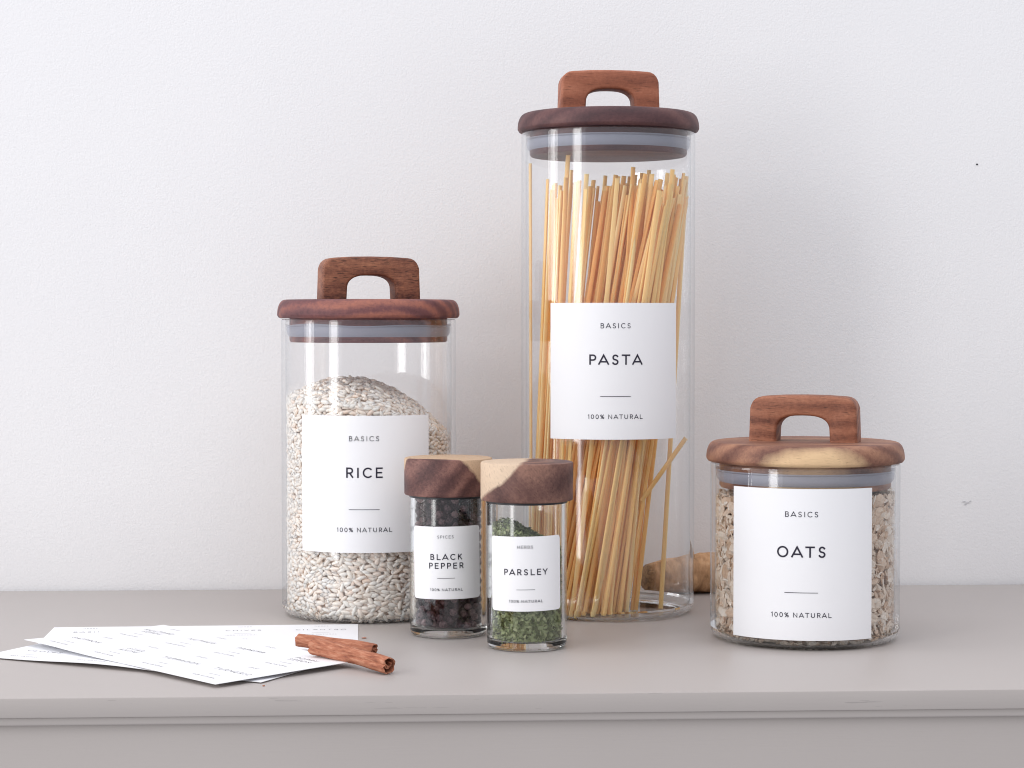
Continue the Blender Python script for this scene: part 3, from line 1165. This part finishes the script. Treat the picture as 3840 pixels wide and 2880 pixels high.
FL = 0.0020
units = scatter(6000, 0.100, lambda: (rng.uniform(-1, 1), rng.uniform(-1, 1)), lambda s: s)
bundle = 'long flat pasta strand in the leaning bundle inside the tall jar'
for (a, c) in units:
    if a * a + c * c > 1:
        continue
    bx, by = inside(-0.0150 + 0.0265 * a + rng.gauss(0, .0030), -0.006 + 0.036 * c + rng.gauss(0, .002))
    tx, ty = inside(0.0235 + 0.0225 * a + rng.gauss(0, .0100), 0.001 + 0.040 * c + rng.gauss(0, .003))
    L = rng.choice((0.2360, 0.2400, 0.2425, 0.2440, 0.2455, 0.2475, 0.2520)) + rng.uniform(-.002, .002)
    k = math.sqrt(max(0.0, L * L - (tx - bx) ** 2 - (ty - by) ** 2))
    strand((bx, by, FL), (tx, ty, FL + k), w=rng.uniform(.0021, .0028), rot=rng.gauss(0, .5),
           bow=(rng.gauss(0, .0008), rng.gauss(0, .0008)), shade=min(.98, max(.02, rng.gauss(.5, .2))), label=bundle)
for bx, by, tx, ty in ((-.031, -.031, .038, -.020), (-.026, -.034, .034, -.026), (-.012, -.040, .041, -.014), (-.033, -.024, .026, -.036)):
    k = math.sqrt(.243 ** 2 - (tx - bx) ** 2 - (ty - by) ** 2)
    strand((bx, by, FL), (tx, ty, FL + k), shade=rng.uniform(.55, .85), label='pasta strand slanting steeply across the front of the bundle')
left = 'yellow pasta strand leaning in the sparse group beside the bundle'
for bx, by, tx, ty, L in ((-.0405, -.014, -.0240, -.012, .2615), (-.0375, -.018, -.0225, -.017, .2520), (-.0415, -.006, -.0270, .004, .2440),
                          (-.0440, .006, -.0445, .008, .2570), (-.0365, .012, -.0300, .020, .2430), (-.0400, .002, -.0205, .010, .2470),
                          (-.0345, -.024, -.0190, -.028, .2455), (-.0330, .022, -.0150, .030, .2420), (-.0380, -.010, -.0300, -.008, .2360), (-.0330, -.030, -.0215, -.034, .2440),
                          (-.0300, -.032, -.0160, -.037, .2400), (-.0352, -.026, -.0262, -.024, .2470), (-.0310, -.026, -.0150, -.030, .2490), (-.0440, -.008, -.0330, -.010, .2410),
                          (-.0435, .010, -.0310, .012, .2450), (-.0420, -.016, -.0290, -.020, .2430), (-.0442, .002, -.0350, -.002, .2475),
                          (-.0405, -.020, -.0285, -.022, .2400), (-.0430, -.004, -.0300, .006, .2460)):
    k = math.sqrt(L * L - (tx - bx) ** 2 - (ty - by) ** 2)
    strand((bx, by, FL), (tx, ty, FL + k), rot=rng.gauss(0, .5), shade=rng.uniform(.35, .8), label=left)
strand((0.0148, -0.014, FL), (0.0430, -0.012, 0.2470), rot=.2, shade=.35,
       label='single pasta strand standing just clear of the bundle, crossed by a broken piece')
strand((0.0300, -0.008, FL), (0.0440, -0.006, 0.2440), rot=-.1, shade=.62,
       label='outermost single pasta strand rising beside the label of the tall jar')
strand((0.0170, -0.0220, 0.0655), (0.0432, -0.0165, 0.1010), rot=.1, shade=.40,
       label='short broken pasta piece slanting across the single strands')

# ------------------------------------------------------------------ printed label sheets
def sheet(label, origin, ang, L, D, zf, cells, seed):
    root_z = 0.0
    ca, sa = math.cos(ang), math.sin(ang)

    def fn(s, t, lift=0.0):
        return (s, t, zf(s / L, t / D) + lift)
    NX, NY = 28, 14
    verts, faces = [], []
    for lf in (0.00022, 0.0):
        for j in range(NY + 1):
            for i in range(NX + 1):
                verts.append(fn(L * i / NX, D * j / NY, lf))
    W1 = NX + 1
    off = W1 * (NY + 1)
    for j in range(NY):
        for i in range(NX):
            a = j * W1 + i
            faces.append((a, a + 1, a + W1 + 1, a + W1))
            faces.append((off + a, off + a + W1, off + a + W1 + 1, off + a + 1))
    for i in range(NX):
        for a in (i, NY * W1 + i):
            faces.append((a, a + 1, off + a + 1, off + a))
    for j in range(NY):
        for a in (j * W1, j * W1 + NX):
            faces.append((a, a + W1, off + a + W1, off + a))
    o = mesh_obj('label_sheet', verts, faces, M['paper'], None, smooth=40)
    o.location = (origin[0], origin[1], root_z)
    o.rotation_euler = (0, 0, ang)
    tag(o, label, 'paper')
    for (cx, cyy, kind, lines) in cells:
        its = [(kind, 0.0013, 0.00016, cx, cyy + 0.0155, 0.36)]
        if len(lines) == 1:
            its.append((lines[0], 0.0027, 0.00028, cx, cyy + 0.003, 0.45))
        else:
            its.append((lines[0], 0.0027, 0.00028, cx, cyy + 0.0052, 0.45))
            its.append((lines[1], 0.0027, 0.00028, cx, cyy + 0.0006, 0.45))
        its += [('-', 0.0093, 0.00022, cx, cyy - 0.0075), ('100% NATURAL', 0.00125, 0.00016, cx, cyy - 0.0135, 0.38)]
        lettering(o, its, fn, lift=0.00030)
    return o


SL, SD = 0.1660, 0.0860
xs = [0.0205 + 0.0418 * k for k in range(4)]
ROW_T, ROW_B = 0.0640, 0.0215
# the sheet lying square at the back
sheet('white sheet of printed herb labels lying flat beneath the other two sheets', (-0.2572, -0.2440), R(1.2), SL, SD,
      lambda a, b: 0.0001,
      [(x, ROW_T, 'HERBS', [w]) for x, w in zip(xs, ('BASIL', 'BAY LEAF', 'CHIVES', 'CILANTRO'))] +
      [(x, ROW_B, 'HERBS', w) for x, w in zip(xs, (['CURRY'], ['DILL'], ['FENNEL'], ['HOLY', 'BASIL']))], 1)
# the middle sheet
uc = R(-29.1)
c1 = Vector((-0.1336, -0.3373))
oc = c1 - Vector((math.cos(uc), math.sin(uc))) * SL
sheet('white label sheet with CLOVES, poking out between the two others', (oc.x, oc.y), uc, SL, SD,
      lambda a, b: 0.0006 + 0.0016 * math.exp(-((a - .45) / .22) ** 2) * (1 - b) ** 2,
      [(x, ROW_B, 'SPICES', [w]) for x, w in zip(xs, ('CLOVES', 'CORIANDER', 'CUMIN', 'GARLIC'))] +
      [(x, ROW_T, 'SPICES', w) for x, w in zip(xs, (['CHILI'], ['CINNAMON'], ['GINGER'], ['SESAME', 'SEEDS']))], 2)
ub = R(-48.7)
sheet('topmost white label sheet with SAFFRON, TARRAGON and TURMERIC, set at a slant', (-0.2632, -0.2240), ub, SL, SD,
      lambda a, b: 0.0024 + 0.0014 * (1 - b) ** 2 * math.exp(-((a - 0.05) / .25) ** 2) - 0.0014 * max(0, a - .6) * (1 - b) + 0.0005 * b * a,
      [(x, ROW_B, 'SPICES', w) for x, w in zip(xs, (['SAFFRON'], ['STAR', 'ANISE'], ['TARRAGON'], ['TURMERIC']))] +
      [(x, ROW_T, 'SPICES', w) for x, w in zip(xs, (['MUSTARD', 'SEEDS'], ['NUTMEG'], ['PAPRIKA'], ['POPPY', 'SEEDS']))], 3)

# ------------------------------------------------------------------ cinnamon sticks
t = NT('cinnamon_bark')
v = t.coord(scale=(0.18, 1, 1))
n1 = t.noise(v, 700, 4, 0.62)
n2 = t.noise(t.coord(scale=(0.4, 1, 1)), 260, 3, 0.6)
col = t.ramp(n1, [(0.28, (0.15, 0.050, 0.034)), (0.50, (0.42, 0.165, 0.095)), (0.72, (0.60, 0.32, 0.21))])
col = t.mix(t.math('MULTIPLY', n2, 0.35), col, (0.34, 0.115, 0.07))
M['cinnamon'] = t.done(t.principled(Base_Color=col, Roughness=0.75, Specular_IOR_Level=0.2, Normal=t.bump(n1, 0.3, 0.0005)))


def cinnamon(label, p0, p1, rad, roll, seed, open_deg, bend=0.0015):
    """a quill: bark rolled in from both sides"""
    r_ = random.Random(seed)
    th = 0.00060
    mid = []
    # centre line of the bark in section: curl in, round the outside, curl in again
    for k in range(9):
        a = -250 + 250 * k / 8
        rr = 0.18 + 0.30 * k / 8
        mid.append((0.42 + rr * math.cos(R(a)) * .95, 0.10 + rr * math.sin(R(a))))
    for k in range(1, 15):
        a = -0 + (360 - open_deg) * k / 14 + 8
        mid.append((0.94 * math.cos(R(a)), 0.90 * math.sin(R(a))))
    e = mid[-1]
    for k in range(1, 8):
        a = (360 - open_deg) + 8 + 40 * k
        rr = 0.90 - 0.60 * k / 7
        mid.append((-0.06 + rr * math.cos(R(a)) * .9, -0.18 + rr * math.sin(R(a)) * .75))
    pts = [Vector(p) * rad for p in mid]
    outl, innl = [], []
    for i, p in enumerate(pts):
        d = (pts[min(i + 1, len(pts) - 1)] - pts[max(i - 1, 0)]).normalized()
        nn = Vector((d.y, -d.x))
        outl.append(p + nn * th / 2)
        innl.append(p - nn * th / 2)
    sec = outl + innl[::-1]
    b, e = Vector(p0), Vector(p1)
    L = (e - b).length
    NS = 22
    verts, faces = [], []
    cr, sr = math.cos(roll), math.sin(roll)
    ph = [r_.uniform(0, 6.28) for _ in range(4)]
    for i in range(NS + 1):
        k = i / NS
        s = 1 + 0.05 * math.sin(5 * k + ph[0]) + 0.03 * math.sin(13 * k + ph[1])
        bo = bend * 4 * k * (1 - k)
        tw = 0.12 * math.sin(2.2 * k + ph[2])
        ct, st = math.cos(roll + tw), math.sin(roll + tw)
        for j, p in enumerate(sec):
            jag = 0.0
            if i in (0, NS):
                jag = 0.0006 * math.sin(j * 1.7 + ph[3])
            w = 1 + 0.006 * math.sin(j * 2.1 + 9 * k)
            x, y = p.x * s * w, p.y * s * w
            verts.append((k * L + jag, x * ct - y * st + bo, x * st + y * ct))
    m = len(sec)
    for i in range(NS):
        for j in range(m):
            a, c2 = i * m + j, i * m + (j + 1) % m
            faces.append((a, c2, c2 + m, a + m))
    h = m // 2
    for base in (0, NS * m):
        for j in range(h - 1):
            faces.append((base + j, base + j + 1, base + m - 2 - j, base + m - 1 - j))
    o = mesh_obj('cinnamon_stick', verts, faces, M['cinnamon'], None, smooth=55)
    o.location = b
    o.rotation_euler = (e - b).to_track_quat('X', 'Z').to_euler()
    tag(o, label, 'cinnamon stick', 'cinnamon sticks lying on the label sheets')
    return o


cinnamon('thicker reddish cinnamon stick lying across the corner of the top sheet', (-0.1118, -0.2787, 0.0080), (-0.0747, -0.3162, 0.0043), 0.0042,
         R(200), 3, 70)
cinnamon('thinner cinnamon stick lying behind the thicker one, nearer the rice jar', (-0.1210, -0.2462, 0.0060), (-0.0824, -0.2673, 0.0037), 0.0036,
         R(20), 5, 60, 0.001)

# ------------------------------------------------------------------ ginger root behind the jars
t = NT('ginger_skin')
v = t.coord(scale=(1, 0.5, 0.5))
n1 = t.noise(v, 230, 4, 0.6)
n2 = t.noise(t.coord(), 60, 3)
col = t.ramp(n1, [(0.3, (0.28, 0.15, 0.075)), (0.55, (0.55, 0.32, 0.17)), (0.8, (0.72, 0.50, 0.32))])
tc = t.n('ShaderNodeSeparateXYZ', {0: t.coord()})
endm = t.math('MULTIPLY', t.math('SUBTRACT', 0.0065, tc.outputs[0]), 320.0, clamp=True)
dk = t.ramp(t.noise(t.coord(), 330, 3, 0.6, 1.0), [(0.35, (0.11, 0.055, 0.028)), (0.65, (0.42, 0.25, 0.13))])
col = t.mix(endm, col, dk)
M['ginger'] = t.done(t.principled(Base_Color=col, Roughness=0.7, Specular_IOR_Level=0.25, Normal=t.bump(n1, 0.7, 0.0012)))
g0, g1 = Vector((0.0775, -0.0395, 0)), Vector((0.1490, -0.0240, 0))
gl = (g1 - g0).length
GP = [(0.0, 0.0), (0.0008, 0.0062), (0.003, 0.0087), (0.008, 0.0098), (0.016, 0.0105), (0.024, 0.0113), (0.031, 0.0126), (0.0345, 0.0121),
      (0.039, 0.0131), (0.046, 0.0136), (0.054, 0.0128), (0.062, 0.0134), (0.069, 0.0105), (0.0725, 0.005), (0.0735, 0.0)]
verts, faces = [], []
NA = 28
prow = None
for i, (x, r0) in enumerate(GP):
    row = []
    for k in range(NA):
        a = 2 * math.pi * k / NA
        r = r0 * (1 + 0.06 * math.sin(3 * a + x * 130) + 0.04 * math.sin(5 * a - x * 310) + 0.03 * math.sin(9 * a + x * 900))
        zc = 0.0102 + 0.0030 * (x / gl) + 0.0004 * math.sin(x * 150)
        if r0 == 0:
            r = 0.0002
        verts.append((x, r * math.cos(a), max(0.0002, zc + r * math.sin(a) * 0.96)))
        row.append(len(verts) - 1)
    if prow:
        for k in range(NA):
            k2 = (k + 1) % NA
            faces.append((prow[k], prow[k2], row[k2], row[k]))
    else:
        faces.append(tuple(row[::-1]))
    prow = row
faces.append(tuple(prow))
gin = mesh_obj('ginger_root', verts, faces, M['ginger'], None, smooth=180)
gin.location = g0
gin.rotation_euler = (0, 0, math.atan2(g1.y - g0.y, g1.x - g0.x))
tag(gin, 'brown knobbly ginger root lying against the wall behind the jars', 'ginger')
v, f = lathe([(0, 0.0105), (0.0004, 0.008), (0.0013, 0.003), (0.0019, 0.0)], 8, closed=False)
sh = mesh_obj('dry_shoot', v, f, M['ginger'], gin, smooth=60, loc=(0.0315, -0.0035, 0.0228))
sh.rotation_euler = (0, R(-6), 0)

# ------------------------------------------------------------------ crumbs of bark
for (x, y, s, lab) in ((-0.1320, -0.3440, 0.00042, 'tiny dark bark crumb on the sideboard near the sheet corner'),
                       (-0.0886, -0.2040, 0.0009, 'thin brown bark flake beside the back sheet edge')):
    r_ = random.Random(int(-x * 1e4))
    V, F = uv_blob(6, 4, lambda u, w: (s * 1.8 * math.sin(math.pi * w) * math.cos(6.283 * u) * r_.uniform(.7, 1.2),
                                       s * math.sin(math.pi * w) * math.sin(6.283 * u) * r_.uniform(.7, 1.2),
                                       0.00035 * math.cos(math.pi * w)))
    o = mesh_obj('bark_crumb', V, F, M['cinnamon'], None, loc=(x, y, 0.0003))
    tag(o, lab, 'crumb')
